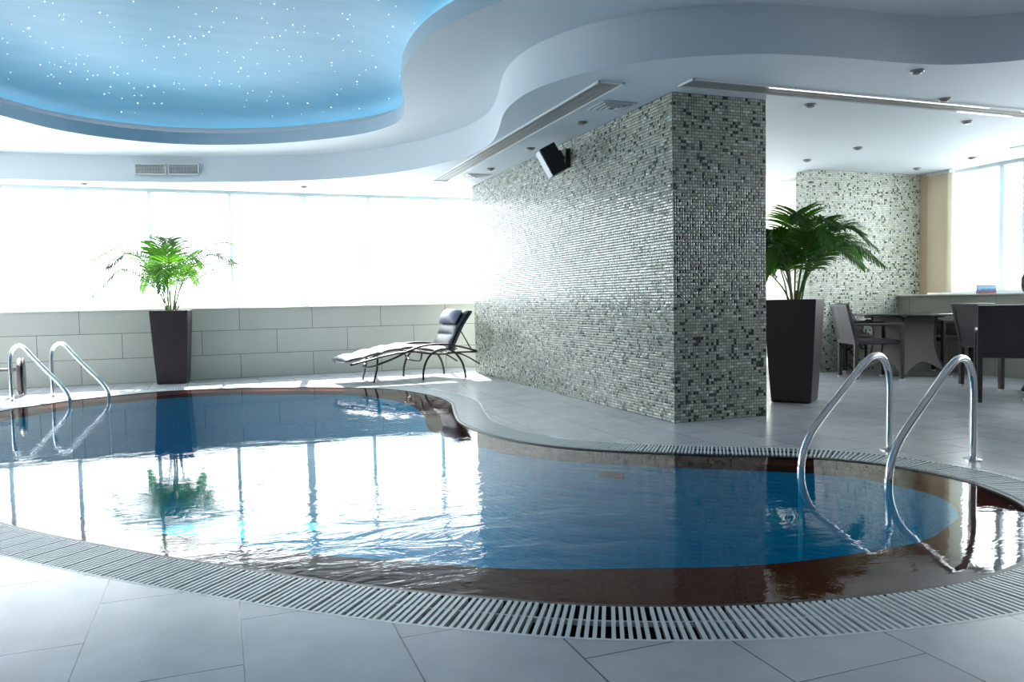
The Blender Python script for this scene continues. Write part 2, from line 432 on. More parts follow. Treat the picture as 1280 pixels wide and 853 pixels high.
# the ledge under the water is widest in front and narrow at the back
LW = [(-2.4, 7.5, .2), (-1.5, 9.4, .2), (.2, 9.8, .16), (1.3, 9.25, .18), (1.9, 8.4, .27), (2.06, 7.5, .30), (1.85, 6.4, .24), (1.8, 5.3, .12), (2.3, 4.45, .09), (2.82, 4.04, .10), (3.3, 3.7, .13), (3.56, 3.0, .16), (3.3, 2.4, .26), (3.0, 2.15, .36), (2.3, 1.91, .42), (1.3, 2.11, .42), (.6, 2.55, .34), (0, 3.1, .28), (-1, 4.2, .24), (-2.1, 6.1, .2)]
def led_w(p):
    ws = [(1/((p.x-x)**2+(p.y-y)**2+.02)**1.5, w) for x, y, w in LW]
    return sum(a*b for a, b in ws)/sum(a for a, _ in ws)
_w = [led_w(p) for p in pool]
for _ in range(60): _w = [(_w[i-1]+_w[i]*2+_w[(i+1) % NP])/4 for i in range(NP)]
led_i = [p-n*w for p, n, w in zip(pool, normals(pool), _w)]
for _ in range(6): led_i = [(led_i[i-1]+led_i[i]*2+led_i[(i+1) % NP])/4 for i in range(NP)]
FAS = [(-2.35, 10.84), (-1.6, 10.82), (-.89, 10.74), (-.35, 10.64), (.5, 10.38), (1.24, 10.05), (1.75, 9.62), (2.15, 9.1), (2.42, 8.5), (2.55, 8.0), (2.57, 7.5), (2.5, 7.05), (2.38, 6.6), (2.28, 6.25), (2.22, 5.9), (2.22, 5.5), (2.31, 5.15), (2.48, 4.82), (2.76, 4.52),
       (3.17, 4.29), (3.5, 4.19), (3.96, 4.14), (4.45, 4.11), (4.72, 4.06), (4.98, 3.93), (5.25, 3.7), (5.5, 3.2), (5.5, 2.4), (5.1, 1.4), (4.1, .4), (2.5, -.5), (.5, -.9), (-1.5, -.6), (-3.4, .6), (-5, 2.4), (-6, 4.6), (-6.2, 7), (-5.6, 9.2), (-4.3, 10.5), (-3.3, 10.78)]
fas = loop_curve(FAS, 500, 4)
DOME = [(-2.6, 7.7), (-1.95, 8.75), (-1.5, 9.4), (-.96, 9.74), (-.4, 9.86), (.12, 9.77), (.65, 9.55), (1.14, 9.19), (1.55, 8.75), (1.76, 8.3), (1.8, 7.9), (1.7, 7.35), (1.55, 6.8), (1.46, 6.3), (1.43, 5.8), (1.5, 5.25), (1.72, 4.68), (2.05, 4.1), (2.2, 3.5), (2.0, 2.9), (1.2, 2.4), (0, 2.2), (-1.3, 2.4), (-2.4, 3.3), (-3.05, 4.6), (-3.1, 6.2)]
dome = loop_curve(DOME, 400, 4)

# ------------------------------------------------------------------ the setting
X0, X1, Y0, Y1 = -7.5, 8.8, -3.0, 11.2
rect = [(X0-.2, Y0-.2), (9.0, Y0-.2), (9.0, 11.5), (X0-.2, 11.5)]
# floor (deck) with the pool cut out
bm = poly_holes(BM(), rect, [gr_o], 0)
bmesh.ops.recalc_face_normals(bm, faces=bm.faces)
for f in bm.faces:
    if f.normal.z < 0: f.normal_flip()
fl = struct('floor', bm, 'deck')
# gutter under the grating and the pool basin
pb = thing('pool_basin', 'blue tiled swimming pool basin with red-brown edge ledge, double-lobed outline', 'pool')
obj('gutter', strip(BM(), [(gr_o, 0), (gr_o, -.11), (lip_o, -.11), (lip_o, -.004)]), 'gutter', pb)
obj('edge_lip', strip(BM(), [(lip_o, -.03), (lip_o, -.004), (pool, -.004), (pool, -.02)]), 'lip_dark', pb)
obj('ledge', strip(BM(), [(pool, -.02), (led_i, -.03), (led_i, -.07)]), 'ledge', pb)
obj('pool_wall', strip(BM(), [(led_i, -.07), (led_i, -1.25)]), 'pool_blue', pb)
obj('pool_bottom', poly_holes(BM(), [(p.x, p.y) for p in led_i], [], -1.25), 'pool_blue', pb)
w = obj('pool_water', poly_holes(BM(), [(p.x, p.y) for p in offset(pool, .002, 0)], [], -.008), 'water')
tag(w, 'clear blue pool water mirroring the bright windows', 'water', kind='stuff')
for f in w.data.polygons:
    if f.normal.z < 0: f.flip()

# drain grating all round
gt = thing('drain_grating', 'white slatted overflow grating running round the pool edge', 'grating')
bm = BM()
P2 = resample(lip_o, 4000); nn_ = normals(P2)
per = sum((P2[i]-P2[(i+1) % 4000]).length for i in range(4000))
ns = int(per/.0235)
for k in range(ns):
    i = int(k*4000/ns); c = P2[i]; n = nn_[i]
    # smooth the normal across a window so slats never cross on the concave bend
    nv = Vector((0, 0))
    for d in range(-60, 61, 10): nv += nn_[(i+d) % 4000]
    n = nv.normalized(); t = Vector((-n.y, n.x))
    hw = .0062
    a = c+n*.004; b = c+n*.248
    vs = []
    for z in (-.022, 0.0):
        for q, s in ((a, -1), (a, 1), (b, 1), (b, -1)):
            e = q+t*hw*s*(1 if z == 0 else .7)
            vs.append(bm.verts.new((e.x, e.y, z)))
    for f in ((4, 5, 6, 7), (0, 1, 5, 4), (1, 2, 6, 5), (2, 3, 7, 6), (3, 0, 4, 7)): bm.faces.new([vs[j] for j in f])
bmesh.ops.recalc_face_normals(bm, faces=bm.faces)
sl = obj('slats', bm, 'grate', gt)
for dd, nm in ((.128, 'connector_strip'),):
    a, b = offset(pool, dd-.003), offset(pool, dd+.005)
    obj(nm, strip(BM(), [(a, -.02), (a, -.004), (b, -.004), (b, -.02)]), 'grate', gt)
a, b = offset(pool, .264), offset(pool, .276)
obj('outer_rail', strip(BM(), [(a, -.02), (a, 0.0005), (b, 0.0005)]), 'grate', gt)

# walls
struct('wall_back', bx(X0, 8.9, 11.2, 11.42, 0, .935), 'wall_tile')
struct('trim_1', bx(X0, 8.9, 11.18, 11.44, .935, .95), 'sill', bevel=.003)
struct('wall_left', bx(X0-.2, X0, Y0, 11.5, 0, .935), 'wall_tile')
struct('wall_left_near', bx(X0-.2, X0, Y0, 6.0, .935, ZC), 'far_wall')
struct('wall_upper_left', bx(X0-.2, X0, Y0, 11.5, ZC, 3.9), 'far_wall')
struct('wall_rear', bx(X0-.2, 9.0, Y0-.2, Y0, 0, 3.9), 'far_wall')
struct('wall_right', bx(8.32, 8.9, Y0, 7.9, 0, .93), 'wall_tile_side')
struct('trim_2', bx(8.29, 8.95, Y0, 7.9, .93, .95), 'sill', bevel=.003)
struct('wall_corner', bx(8.74, 9.0, 7.9, 11.5, 0, ZC), 'cream')
struct('wall_pillar', bx(3.256, 4.112, 5.2, 10.2, 0, ZC+.02), 'mosaic')
struct('wall_pier', bx(6.90, 8.74, 7.88, 8.14, 0, ZC+.02), 'mosaic_light')

# windows
def window(name, along, fixed, z0, z1, posts, wide, th=.06, lo=None, hi=None, fr='fin'):
    """glazing on a line; along = 'x' or 'y' """
    w = bpy.data.objects.new(name, None); col.objects.link(w); w['kind'] = 'structure'
    def b(a0, a1, d0, d1, za, zb):
        return bx(a0, a1, fixed+d0, fixed+d1, za, zb) if along == 'x' else bx(fixed+d0, fixed+d1, a0, a1, za, zb)
    obj('window_frame', b(lo, hi, -.03, .04, z0, z0+.04), fr, w)
    obj('window_frame', b(lo, hi, -.03, .04, z1-.04, z1), fr, w)
    for p in posts:
        h = wide.get(p, .022)
        obj('mullion', b(p-h, p+h, -th/2, th/2, z0+.04, z1-.04), fr, w)
    obj('glass_pane', b(lo, hi, -.004, .004, z0+.02, z1-.02), 'glass', w)
    return w
posts = [-7.15, -6.2, -5.25, -4.35, -3.42, -2.5, -1.74, -.8, .19, 1.15, 2.055, 3.08, 4.0, 4.95, 5.9, 6.85, 7.8]
window('window_1', 'x', 11.34, .95, ZC, posts, {1.15: .05}, lo=X0, hi=8.74)
struct('wall_right_near', bx(8.8, 8.9, Y0, 1.8, .95, ZC), 'far_wall')
window('window_2', 'y', 8.85, .95, ZC, [1.82, 2.7, 3.7, 4.65, 5.7, 6.55, 6.83, 7.39, 7.88], {6.83: .03, 7.39: .03}, lo=1.8, hi=7.9)
window('fill_window', 'y', X0-.1, .95, ZC, [6.02, 7, 8, 9, 10], {}, lo=6.0, hi=11.3)  # unseen left glazing, added to bring more light into the room
# vertical blind drawn back at the far end of the side window
bl = thing('vertical_blind', 'beige vertical fabric blind drawn to the corner beside the side window', 'blind', (0, 0, 0))
bm = BM()
pts = [(8.70+.028*(1 if i % 2 else -1), 7.75-.03*i) for i in range(12)]
strip(bm, [([Vector(p) for p in pts], .97), ([Vector(p) for p in pts], ZC-.03)], closed=False)
obj('fabric', bm, pbr('beige_blind', srgb(220, 212, 194), .8, trans=srgb(120, 112, 96)), bl)
obj('head_rail', bx(8.66, 8.76, 7.42, 7.755, ZC-.035, ZC-.002), 'alu', bl, bevel=.003)
sb = thing('sheer_blind', 'pale translucent blind strip next to the beige blind', 'blind')
pts = [(8.72+.02*(1 if i % 2 else -1), 7.41-.03*i) for i in range(6)]
bm = strip(BM(), [([Vector(p) for p in pts], .97), ([Vector(p) for p in pts], ZC-.05)], closed=False)
obj('fabric', bm, pbr('sheer_blind', srgb(228, 234, 224), .8, trans=srgb(240, 245, 235)), sb)
struct('trim_3', bx(8.69, 8.74, 7.76, 7.88, .95, ZC), 'wood')

# ceiling
bm = poly_holes(BM(), rect, [fas], ZC)
strip(bm, [(fas, ZC), (fas, ZF)])
struct('ceiling', bm, 'fascia')
bm = poly_holes(BM(), [(p.x, p.y) for p in offset(fas, .02, 0)], [dome], ZF)
struct('ceiling_tray', bm, 'white')
d2 = offset(dome, .006, 0)
rc = bpy.data.objects.new('ceiling_dome', None); col.objects.link(rc); rc['kind'] = 'structure'
lipb = offset(dome, .07)
struct('lower_lip', strip(BM(), [(dome, ZF), (dome, ZF+.135), (lipb, ZF+.135)]), 'lip_blue', rc)
struct('upper_lip', strip(BM(), [(lipb, ZF+.135), (offset(dome, .15), ZF+.136), (offset(dome, .15), ZF+.22)]), 'lip_grey', rc)
db = offset(dome, .15)
cv = thing('cove_light', 'blue-white light strip hidden on the ledge of the domed ceiling recess', 'cove light')
ca_, cb_ = offset(dome, .085), offset(dome, .105)
obj('glowing_strip', strip(BM(), [(ca_, ZF+.14), (ca_, ZF+.15), (cb_, ZF+.15), (cb_, ZF+.14)]), 'cove', cv)
cen = Vector((-.5, 6.2))
loops = []
for k in range(30):
    t = k/30
    loops.append(([cen+(p-cen)*(1-t) for p in db], ZF+.22+.24*math.sin(min(1, t*3.5)*PI/2)))
bm = strip(BM(), loops)
lst = [v for v in bm.verts][-len(db):]
bm.faces.new(lst)
struct('star_ceiling', bm, 'star_ceiling', rc, smooth=True)
def dome_z(x, y):
    # height of the dome above a plan point
    p = Vector((x, y))-cen
    best = None
    ang = math.atan2(p.y, p.x)
    for q in db:
        dq = q-cen
        da = abs((math.atan2(dq.y, dq.x)-ang+PI) % (2*PI)-PI)
        if best is None or da < best[0]: best = (da, dq.length)
    t = 1-p.length/best[1]
    if t < .04: return None
    return ZF+.22+.24*math.sin(min(1, t*3.5)*PI/2)
random.seed(5)
bm = BM(); cnt = 0
for _ in range(2600):
    x, y = random.uniform(-3.2, 2.3), random.uniform(2.3, 10)
    z = dome_z(x, y)
    if z is None: continue
    r = random.choice([.0016, .002, .0026, .004])*(.55+y/14)
    v = [bm.verts.new((x+r*math.cos(a*PI/3), y+r*math.sin(a*PI/3), z-.006)) for a in range(6)]
    w2 = [bm.verts.new((q.co.x, q.co.y, z+.02)) for q in v]
    bm.faces.new(v)
    for k in range(6): bm.faces.new((v[k], v[(k+1) % 6], w2[(k+1) % 6], w2[k]))
    cnt += 1
    if cnt > 620: break
so = obj('star_lights', bm, 'star')
tag(so, 'tiny white fibre-optic star points scattered over the blue domed ceiling', 'lights', kind='stuff')
# roof slab keeps the sky out above the ceilings
struct('ceiling_roof', bx(X0-.2, 9.0, Y0-.2, 11.5, 3.9, 4.0), 'far_wall')
for nm, a in (('wall_upper_back', (X0-.2, 9.0, 11.42, 11.5, ZC+.005, 3.9)), ('wall_upper_right', (8.9, 9.0, Y0-.2, 11.5, ZC+.005, 3.9))):
    struct(nm, bx(*a), 'far_wall')

# ------------------------------------------------------------------ ceiling fittings
def vent(loc, rz, label):
    t = thing('air_vent', label, 'vent', loc, rz, 'twin air vents on the ceiling fascia')
    w_, h_ = .365, .135
    bm = BM()
    for a in ((-w_/2, w_/2, -h_/2, -h_/2+.012), (-w_/2, w_/2, h_/2-.012, h_/2), (-w_/2, -w_/2+.012, -h_/2, h_/2), (w_/2-.012, w_/2, -h_/2, h_/2)):
        box(bm, a[0], a[1], -.012, .01, a[2], a[3])
    obj('frame', bm, 'alu', t)
    obj('backing', bx(-w_/2+.01, w_/2-.01, .004, .01, -h_/2+.01, h_/2-.01), 'black', t)
    bm = BM()
    for i in range(1, 11): z = -h_/2+h_*i/11; box(bm, -w_/2+.012, w_/2-.012, -.008, .002, z-.0017, z+.0017)
    for i in range(1, 28): x = -w_/2+w_*i/28; box(bm, x-.0012, x+.0012, -.006, .003, -h_/2+.012, h_/2-.012)
    obj('grid', bm, 'alu', t)
    return t
# on the fascia: find its face at x
def fas_at(x):
    b = min((p for p in fas if p.y > 9), key=lambda p: abs(p.x-x))
    return b.y
y1, y2 = fas_at(-.91), fas_at(-.16)
rzv = math.atan2(y2-y1, .75)
for k, x in enumerate((-.725, -.345)):
    vent((x, y1+(x+.91)*math.tan(rzv)-.03, 2.668), rzv, ('left' if k == 0 else 'right')+' half of the twin slatted air vent on the curved fascia above the windows')

dl = thing('downlight', 'x', 'downlight', (0, 0, ZC))
obj('trim_ring', lathe(BM(), [(.030, 0.0), (.046, 0.0), (.046, -.010), (.040, -.016), (.030, -.012)], 24), 'trim', dl, smooth=False)
obj('lamp', lathe(BM(), [(.030, -.001), (.030, -.020), (.018, -.026)], 24), 'lamp_glass', dl)
spots = [((4.62, 4.22), 'small round ceiling spotlight nearest the top right corner, below the dark curved fascia'),
         ((5.50, 4.76), 'small round ceiling spotlight just in front of the long slot, right of centre'),
         ((6.42, 5.32), 'small round ceiling spotlight just behind the long slot at the right'),
         ((4.57, 5.22), 'small round ceiling spotlight just right of the near mosaic pillar top'),
         ((6.38, 6.58), 'small round ceiling spotlight midway between the slot and the far mosaic pier'),
         ((6.36, 7.32), 'small round ceiling spotlight just ahead of the left top corner of the far mosaic pier'),
         ((8.18, 6.70), 'small round ceiling spotlight in front of the side window'),
         ((8.15, 7.44), 'small round ceiling spotlight just ahead of the right top corner of the far mosaic pier'),
         ((3.06-.03, 6.30), 'small round ceiling spotlight above the pillar, between square diffuser and loudspeaker'),
         ((3.03, 7.50), 'small round ceiling spotlight just left of the loudspeaker top'),
         ((3.03, 8.76), 'small round ceiling spotlight farthest along the mosaic wall, near the windows'),
         ((-1.5, 11.0), 'small round ceiling spotlight in front of the windows left of the air vents'),
         ((1.1, 10.66), 'small round ceiling spotlight in front of the windows right of the air vents')]
for i, ((x, y), lab) in enumerate(spots):
    o = dl if i == 0 else copy_tree(dl)
    o.location = (x, y, ZC); tag(o, lab, 'downlight', 'recessed ceiling spotlights')

df = thing('ceiling_diffuser', 'x', 'diffuser', (3.0, 5.72, ZC))
bm = BM()
for k, (s, z) in enumerate(((.15, 0), (.115, -.004), (.08, -.008), (.045, -.012))):
    for a in ((-s, s, -s, -s+.016), (-s, s, s-.016, s), (-s, -s+.016, -s, s), (s-.016, s, -s, s)):
        box(bm, a[0], a[1], a[2], a[3], z-.010, z-.001)
obj('louvre_rings', bm, 'alu', df)
obj('backing', bx(-.14, .14, -.14, .14, -.003, -.001), 'lip_grey', df)
for i, ((x, y), lab) in enumerate((((3.02, 5.72), 'square white air diffuser on the ceiling beside the near pillar top'), ((3.03, 9.3), 'square white air diffuser by the windows at the far end of the mosaic wall'), ((7.3, 8.6), 'square air diffuser seen left of the far mosaic pier'), ((8.2, 6.0), 'square air diffuser near the side window at the right frame edge'))):
    o = df if i == 0 else copy_tree(df)
    o.location = (x, y, ZC); tag(o, lab, 'diffuser', 'square ceiling diffusers')

def slot(name, x0, x1, y0, y1, label, led=None):
    t = thing(name, label, 'slot diffuser', ((x0+x1)/2, (y0+y1)/2, ZC), 0, 'linear ceiling slots')
    a, b = (x1-x0)/2, (y1-y0)/2
    bm = BM()
    for q in ((-a, a, -b, -b+.012), (-a, a, b-.012, b), (-a, -a+.012, -b, b), (a-.012, a, -b, b)):
        box(bm, q[0], q[1], q[2], q[3], -.014, -.0005)
    obj('frame', bm, 'alu', t)
    bm = BM()
    box(bm, -a+.012, a-.012, -b+.012, b-.012, -.004, -.001)
    if b > a:
        for k in (-.33, 0, .33): box(bm, a*k*1.6-.004, a*k*1.6+.004, -b+.012, b-.012, -.008, -.004)
    else:
        for k in (-.33, 0, .33): box(bm, -a+.012, a-.012, b*k*1.6-.004, b*k*1.6+.004, -.008, -.004)
    obj('inner_slats', bm, 'slot', t)
    if led:
        for (p, q, yy) in led:
            obj('glowing_strip', bx(p-(x0+x1)/2, q-(x0+x1)/2, yy-(y0+y1)/2, yy-(y0+y1)/2+.012, -.017, -.012), 'led', t)  # glints of glossy trim drawn as glowing strips, no lamp here
    return t
slot('ceiling_slot', 2.58, 2.79, 5.08, 9.75, 'long white linear ceiling slot running beside the mosaic wall towards the windows')
slot('ceiling_slot', 3.20, 8.0, 4.83, 5.04, 'long linear ceiling slot running right from the near mosaic pillar, with trim glints drawn as glowing strips', [(3.87, 4.35, 4.842), (4.35, 6.1, 4.844), (5.95, 6.6, 5.02), (6.5, 7.9, 4.85)])

# ------------------------------------------------------------------ loudspeaker
sp = thing('wall_speaker', 'black loudspeaker with pale grille tilted down on a bracket high on the mosaic wall', 'speaker', (2.98, 6.83, 2.275))
tilt = Matrix.Rotation(R_(-28), 4, 'Y') @ Matrix.Rotation(R_(0), 4, 'Z')
rz = Matrix.Rotation(R_(-13), 4, 'Z')
mt = rz @ tilt
obj('cabinet', bx(-.085, .07, -.10, .10, -.135, .135, mat=mt), 'black', sp, bevel=.006)
obj('grille', bx(-.096, -.086, -.098, .098, -.133, .133, mat=mt), 'grille', sp, bevel=.004)
obj('yoke', bx(.07, .105, -.03, .03, -.05, .05, mat=mt), 'black', sp, bevel=.003)
bm = BM(); tube(bm, [(.115, 0, .02), (.17, .12, .055), (.24, .29, .09)], .009, 8); tube(bm, [(.115, 0, -.03), (.17, .12, .03), (.24, .29, .05)], .007, 8)
obj('bracket_arm', bm, 'black', sp)
obj('wall_plate', bx(.225, .275, .20, .38, -.02, .16), 'black', sp, bevel=.004)
bm = BM(); tube(bm, smooth_path([(.268, .3, .155), (.262, .33, .19), (.255, .34, .22), (.262, .35, .236)], 5), .003, 6)
obj('cable', bm, 'black', sp)

# ------------------------------------------------------------------ hand rails
def handrail(loc, ang, label, group, L=.93):
    t = thing('pool_handrail', label, 'handrail', (loc[0], loc[1], 0), ang, group)
    r = .0205
    if L > .85: pr = [(0, 0), (0, .2), (0, .41), (.025, .515), (.10, .583), (.195, .59), (.29, .552), (.39, .487), (.51, .41), (.63, .333), (.74, .260), (.82, .198), (.88, .12), (.912, .04), (.915, -.05), (.915, -.3), (.915, -.7)]
    else: pr = [(0, 0), (0, .28), (.003, .46), (.045, .555), (.115, .593), (.185, .572), (.27, .493), (.37, .402), (.48, .305), (.59, .213), (.665, .14), (.713, .065), (.72, -.005), (.72, -.2), (.72, -.7)]
    bm = tube(BM(), smooth_path([(x, 0, z) for x, z in pr], 8), r, 16)
    obj('rail_tube', bm, 'steel', t, smooth=True)
    obj('base_flange', lathe(BM(), [(.052, 0), (.052, .006), (.03, .012), (.022, .012)], 28), 'steel', t, loc=(0, 0, 0))
    return t
aR = math.atan2(-.25, -.905)
handrail((3.848, 3.705), aR, 'left one of the two large steel pool handrails at the right', 'steel handrails at the right of the pool')
handrail((4.035, 3.283), aR, 'right one of the two large steel pool handrails at the right, nearest the frame edge', 'steel handrails at the right of the pool')
aL = math.atan2(-.42, .63)
handrail((-2.08, 9.60), aL, 'left one of the two far steel pool handrails, near the left frame edge', 'steel handrails at the far left of the pool', .80)
handrail((-1.745, 9.86), aL, 'right one of the two far steel pool handrails, closer to the tall planter', 'steel handrails at the far left of the pool', .80)

# pool cover reel at the left edge
rl = thing('cover_reel', 'round reel wheel with steel axle beside the far left handrail', 'reel', (-2.12, 10.25, 0), R_(8))
mx_ = Matrix.Translation((0, 0, .22)) @ Matrix.Rotation(PI/2, 4, 'Y')
obj('wheel', lathe(BM(), [(.03, -.035), (.19, -.035), (.205, -.025), (.205, .0), (.19, .01), (.03, .01)], 36, mx_), 'wicker_pale', rl)
obj('wheel_rim', lathe(BM(), [(.215, .022), (.215, .034), (.0, .034)] if False else [(.05, .022), (.21, .022), (.21, .034), (.05, .034)], 36, mx_), 'black', rl)
obj('axle', tube(BM(), [(-2.4, 0, .30), (-.03, 0, .30)], .02, 12), 'steel', rl, smooth=True)
obj('stand', tube(BM(), smooth_path([(-2.3, .25, .015), (-2.3, .1, .25), (-2.3, 0, .3), (-2.3, -.1, .25), (-2.3, -.25, .015)], 4), .018, 8), 'steel', rl)

# ------------------------------------------------------------------ potted palms
def palm(loc, rz, label, seed, nfr, spread, height, top=.225, bot=.172, bias=None):
    rnd = random.Random(seed)
    t = thing('potted_palm', label, 'potted plant', (loc[0], loc[1], 0), rz, 'tall planters with palms')
    H = .93
    bm = BM()
    zs = [0, .012, .3, .6, .9, H]
    rings = []
    for i, z in enumerate(zs):
        u = z/H
        hw = bot+(top-bot)*(u**.85)
        if i == 0: hw -= .008
        rings.append([bm.verts.new((sx*hw, sy*hw, z)) for sx, sy in ((-1, -1), (1, -1), (1, 1), (-1, 1))])
    inner = [bm.verts.new((sx*(top-.022), sy*(top-.022), H)) for sx, sy in ((-1, -1), (1, -1), (1, 1), (-1, 1))]
    inn2 = [bm.verts.new((sx*(top-.03), sy*(top-.03), H-.08)) for sx, sy in ((-1, -1), (1, -1), (1, 1), (-1, 1))]
    for a, b in list(zip(rings, rings[1:]))+[(rings[-1], inner), (inner, inn2)]:
        for k in range(4): bm.faces.new((a[k], a[(k+1) % 4], b[(k+1) % 4], b[k]))
    bm.faces.new(rings[0][::-1])
    obj('planter_pot', bm, 'pot', t, bevel=.006)
    bm = BM(); n = 10
    g = [[bm.verts.new(((i/n-.5)*2*(top-.03), (j/n-.5)*2*(top-.03), H-.035+rnd.uniform(0, .018))) for j in range(n+1)] for i in range(n+1)]
    for i in range(n):
        for j in range(n): bm.faces.new((g[i][j], g[i+1][j], g[i+1][j+1], g[i][j+1]))
    obj('soil', bm, 'soil', t)
    for k in range(4):
        a = rnd.uniform(0, 6.28); r0 = rnd.uniform(.02, .07)
        obj('cut_stub', tube(BM(), [(r0*math.cos(a), r0*math.sin(a), H-.04), (r0*1.3*math.cos(a), r0*1.3*math.sin(a), H+.04+rnd.uniform(0, .05))], [.013, .009], 7), 'stub', t)
    for k in range(nfr):
        az = 2*PI*(k*.382+rnd.uniform(-.06, .06))
        f = k/(nfr-1)
        if bias: ex = bias(az)
        else: ex = 1
        out_ = spread*(.62+.38*f)*rnd.uniform(.85, 1.1)*ex
        up = height*(1.0-.42*f)*rnd.uniform(.82, 1.05)
        d = Vector((math.cos(az), math.sin(az), 0)); z0 = H-.03
        r0 = rnd.uniform(.01, .06)
        droop = (.06+.24*f)*rnd.uniform(.7, 1.2)*height
        c = [d*r0+Vector((0, 0, z0)), d*(r0+out_*.12)+Vector((0, 0, z0+up*.42)), d*(r0+out_*.34)+Vector((0, 0, z0+up*.82)), d*(r0+out_*.66)+Vector((0, 0, z0+up)), d*(r0+out_)+Vector((0, 0, z0+up-droop))]
        path = smooth_path(c, 9); n = len(path)
        st = tube(BM(), path, [.0085*(1-.8*i/(n-1)) for i in range(n)], 6)
        fr = obj('frond_stem', st, 'stem', t, smooth=True)
        lb = BM()
        start = int(n*.34)
        Ls = .34*rnd.uniform(.85, 1.1)*(height/.95)
        m = 32
        for q in range(m):
            s = start+(n-1-start)*q/(m-1)
            i = min(int(s), n-2); p = path[i].lerp(path[i+1], s-i)
            tg = (path[i+1]-path[i]).normalized()
            side = tg.cross(Vector((0, 0, 1)))
            if side.length < .1: side = d.cross(Vector((0, 0, 1)))
            side.normalize(); upv = side.cross(tg).normalized()
            u = q/(m-1)
            ln = Ls*(.55+.45*math.sin(PI*min(1, u*1.15+.15)))*(1 if u < .8 else 1-(u-.8)*2.0)
            for sg in (-1, 1):
                dirv = (tg*(.55+.75*u)+side*sg*(1-.35*u)+upv*(.22-.12*u)+Vector((0, 0, rnd.uniform(-.12, .1)))).normalized()
                w_ = .0100*rnd.uniform(.8, 1.2)
                K = 5; prev = None
                wn_ = dirv.cross(upv).normalized()
                pos = p.copy(); cur = dirv.copy()
                for z in range(K+1):
                    v = z/K
                    ww = w_*(math.sin(PI*min(1, .12+v*.88))**.7 if v < 1 else 0.05)
                    a_ = lb.verts.new(pos+wn_*ww+upv*ww*.35); b_ = lb.verts.new(pos); c_ = lb.verts.new(pos-wn_*ww+upv*ww*.35)
                    if prev:
                        lb.faces.new((prev[0], prev[1], b_, a_)); lb.faces.new((prev[1], prev[2], c_, b_))
                    prev = (a_, b_, c_)
                    cur = (cur+Vector((0, 0, -.16-.12*f))*(v+.3)).normalized()
                    pos = pos+cur*ln/K
        obj('leaflets', lb, 'leaf', fr, smooth=False)
    return t
palm((-.57, 10.93), R_(-5.4), 'potted palm in tall dark planter standing before the windows at left', 23, 13, 1.30, .96, bias=lambda a: 1+.22*math.cos(a) if math.sin(a) < .5 else .45)
palm((4.93, 5.84), R_(-51), 'large potted palm in tall dark planter right of the near mosaic pillar', 4, 18, .90, .80, bias=lambda a: 1-.42*max(0, -math.cos(a-R_(51))))

# ------------------------------------------------------------------ lounger
lg = thing('sun_lounger', 'dark padded sun lounger with raised back beside the low tiled wall', 'sun lounger', (2.36, 9.56, 0), R_(9))
W = .66
prof = [(-.97, .255), (-.7, .305), (-.42, .36), (-.15, .385), (.05, .355), (.25, .33), (.42, .345)]
for yy in (0.0, W):
    obj('side_rail', tube(BM(), smooth_path([(-.93, yy, .24), (-.7, yy, .285), (-.42, yy, .34), (-.15, yy, .362), (.05, yy, .335), (.25, yy, .315), (.5, yy, .325), (.76, yy, .32)], 6), .013, 8), 'frame', lg, smooth=True)
    # arched leg
    obj('leg', tube(BM(), smooth_path([(0, yy, 0), (.015, yy, .14), (.08, yy, .28), (.2, yy, .365), (.31, yy, .375), (.43, yy, .335), (.53, yy, .22), (.575, yy, .1), (.59, yy, 0)], 6), .0145, 8), 'frame', lg, smooth=True)
    # arm sweeping from foot end to head end
    obj('armrest', tube(BM(), smooth_path([(-.6, yy, .22), (-.38, yy, .29), (-.15, yy, .385), (.03, yy, .43), (.28, yy, .435), (.5, yy, .40), (.76, yy, .33)], 6), .0135, 8), 'frame', lg, smooth=True)
    y_in = yy+(.12 if yy == 0 else -.12)
    obj('front_leg', tube(BM(), [(-.60, y_in, 0), (-.555, y_in, .16), (-.54, y_in, .32)], .013, 8), 'frame', lg, smooth=True)
    obj('runner', tube(BM(), smooth_path([(.35, yy, .325), (.5, yy, .31), (.64, yy, .25), (.79, yy, .16)], 5), .011, 8), 'frame', lg, smooth=True)
obj('crossbar', tube(BM(), smooth_path([(-.54, .12, .21), (-.62, .2, .185), (-.64, .33, .18), (-.62, .46, .185), (-.54, W-.12, .21)], 5), .011, 8), 'frame', lg, smooth=True)
obj('crossbar', tube(BM(), smooth_path([(-.0, 0.02, .33), (.02, .12, .24), (.04, .33, .22), (.02, W-.12, .24), (0, W-.02, .33)], 5), .011, 8), 'frame', lg, smooth=True)
for yy in (.08, W-.08):
    obj('back_strut', tube(BM(), [(.545, yy, .64), (.70, yy, .38), (.75, yy, .325)], .008, 7), 'frame', lg, smooth=True)
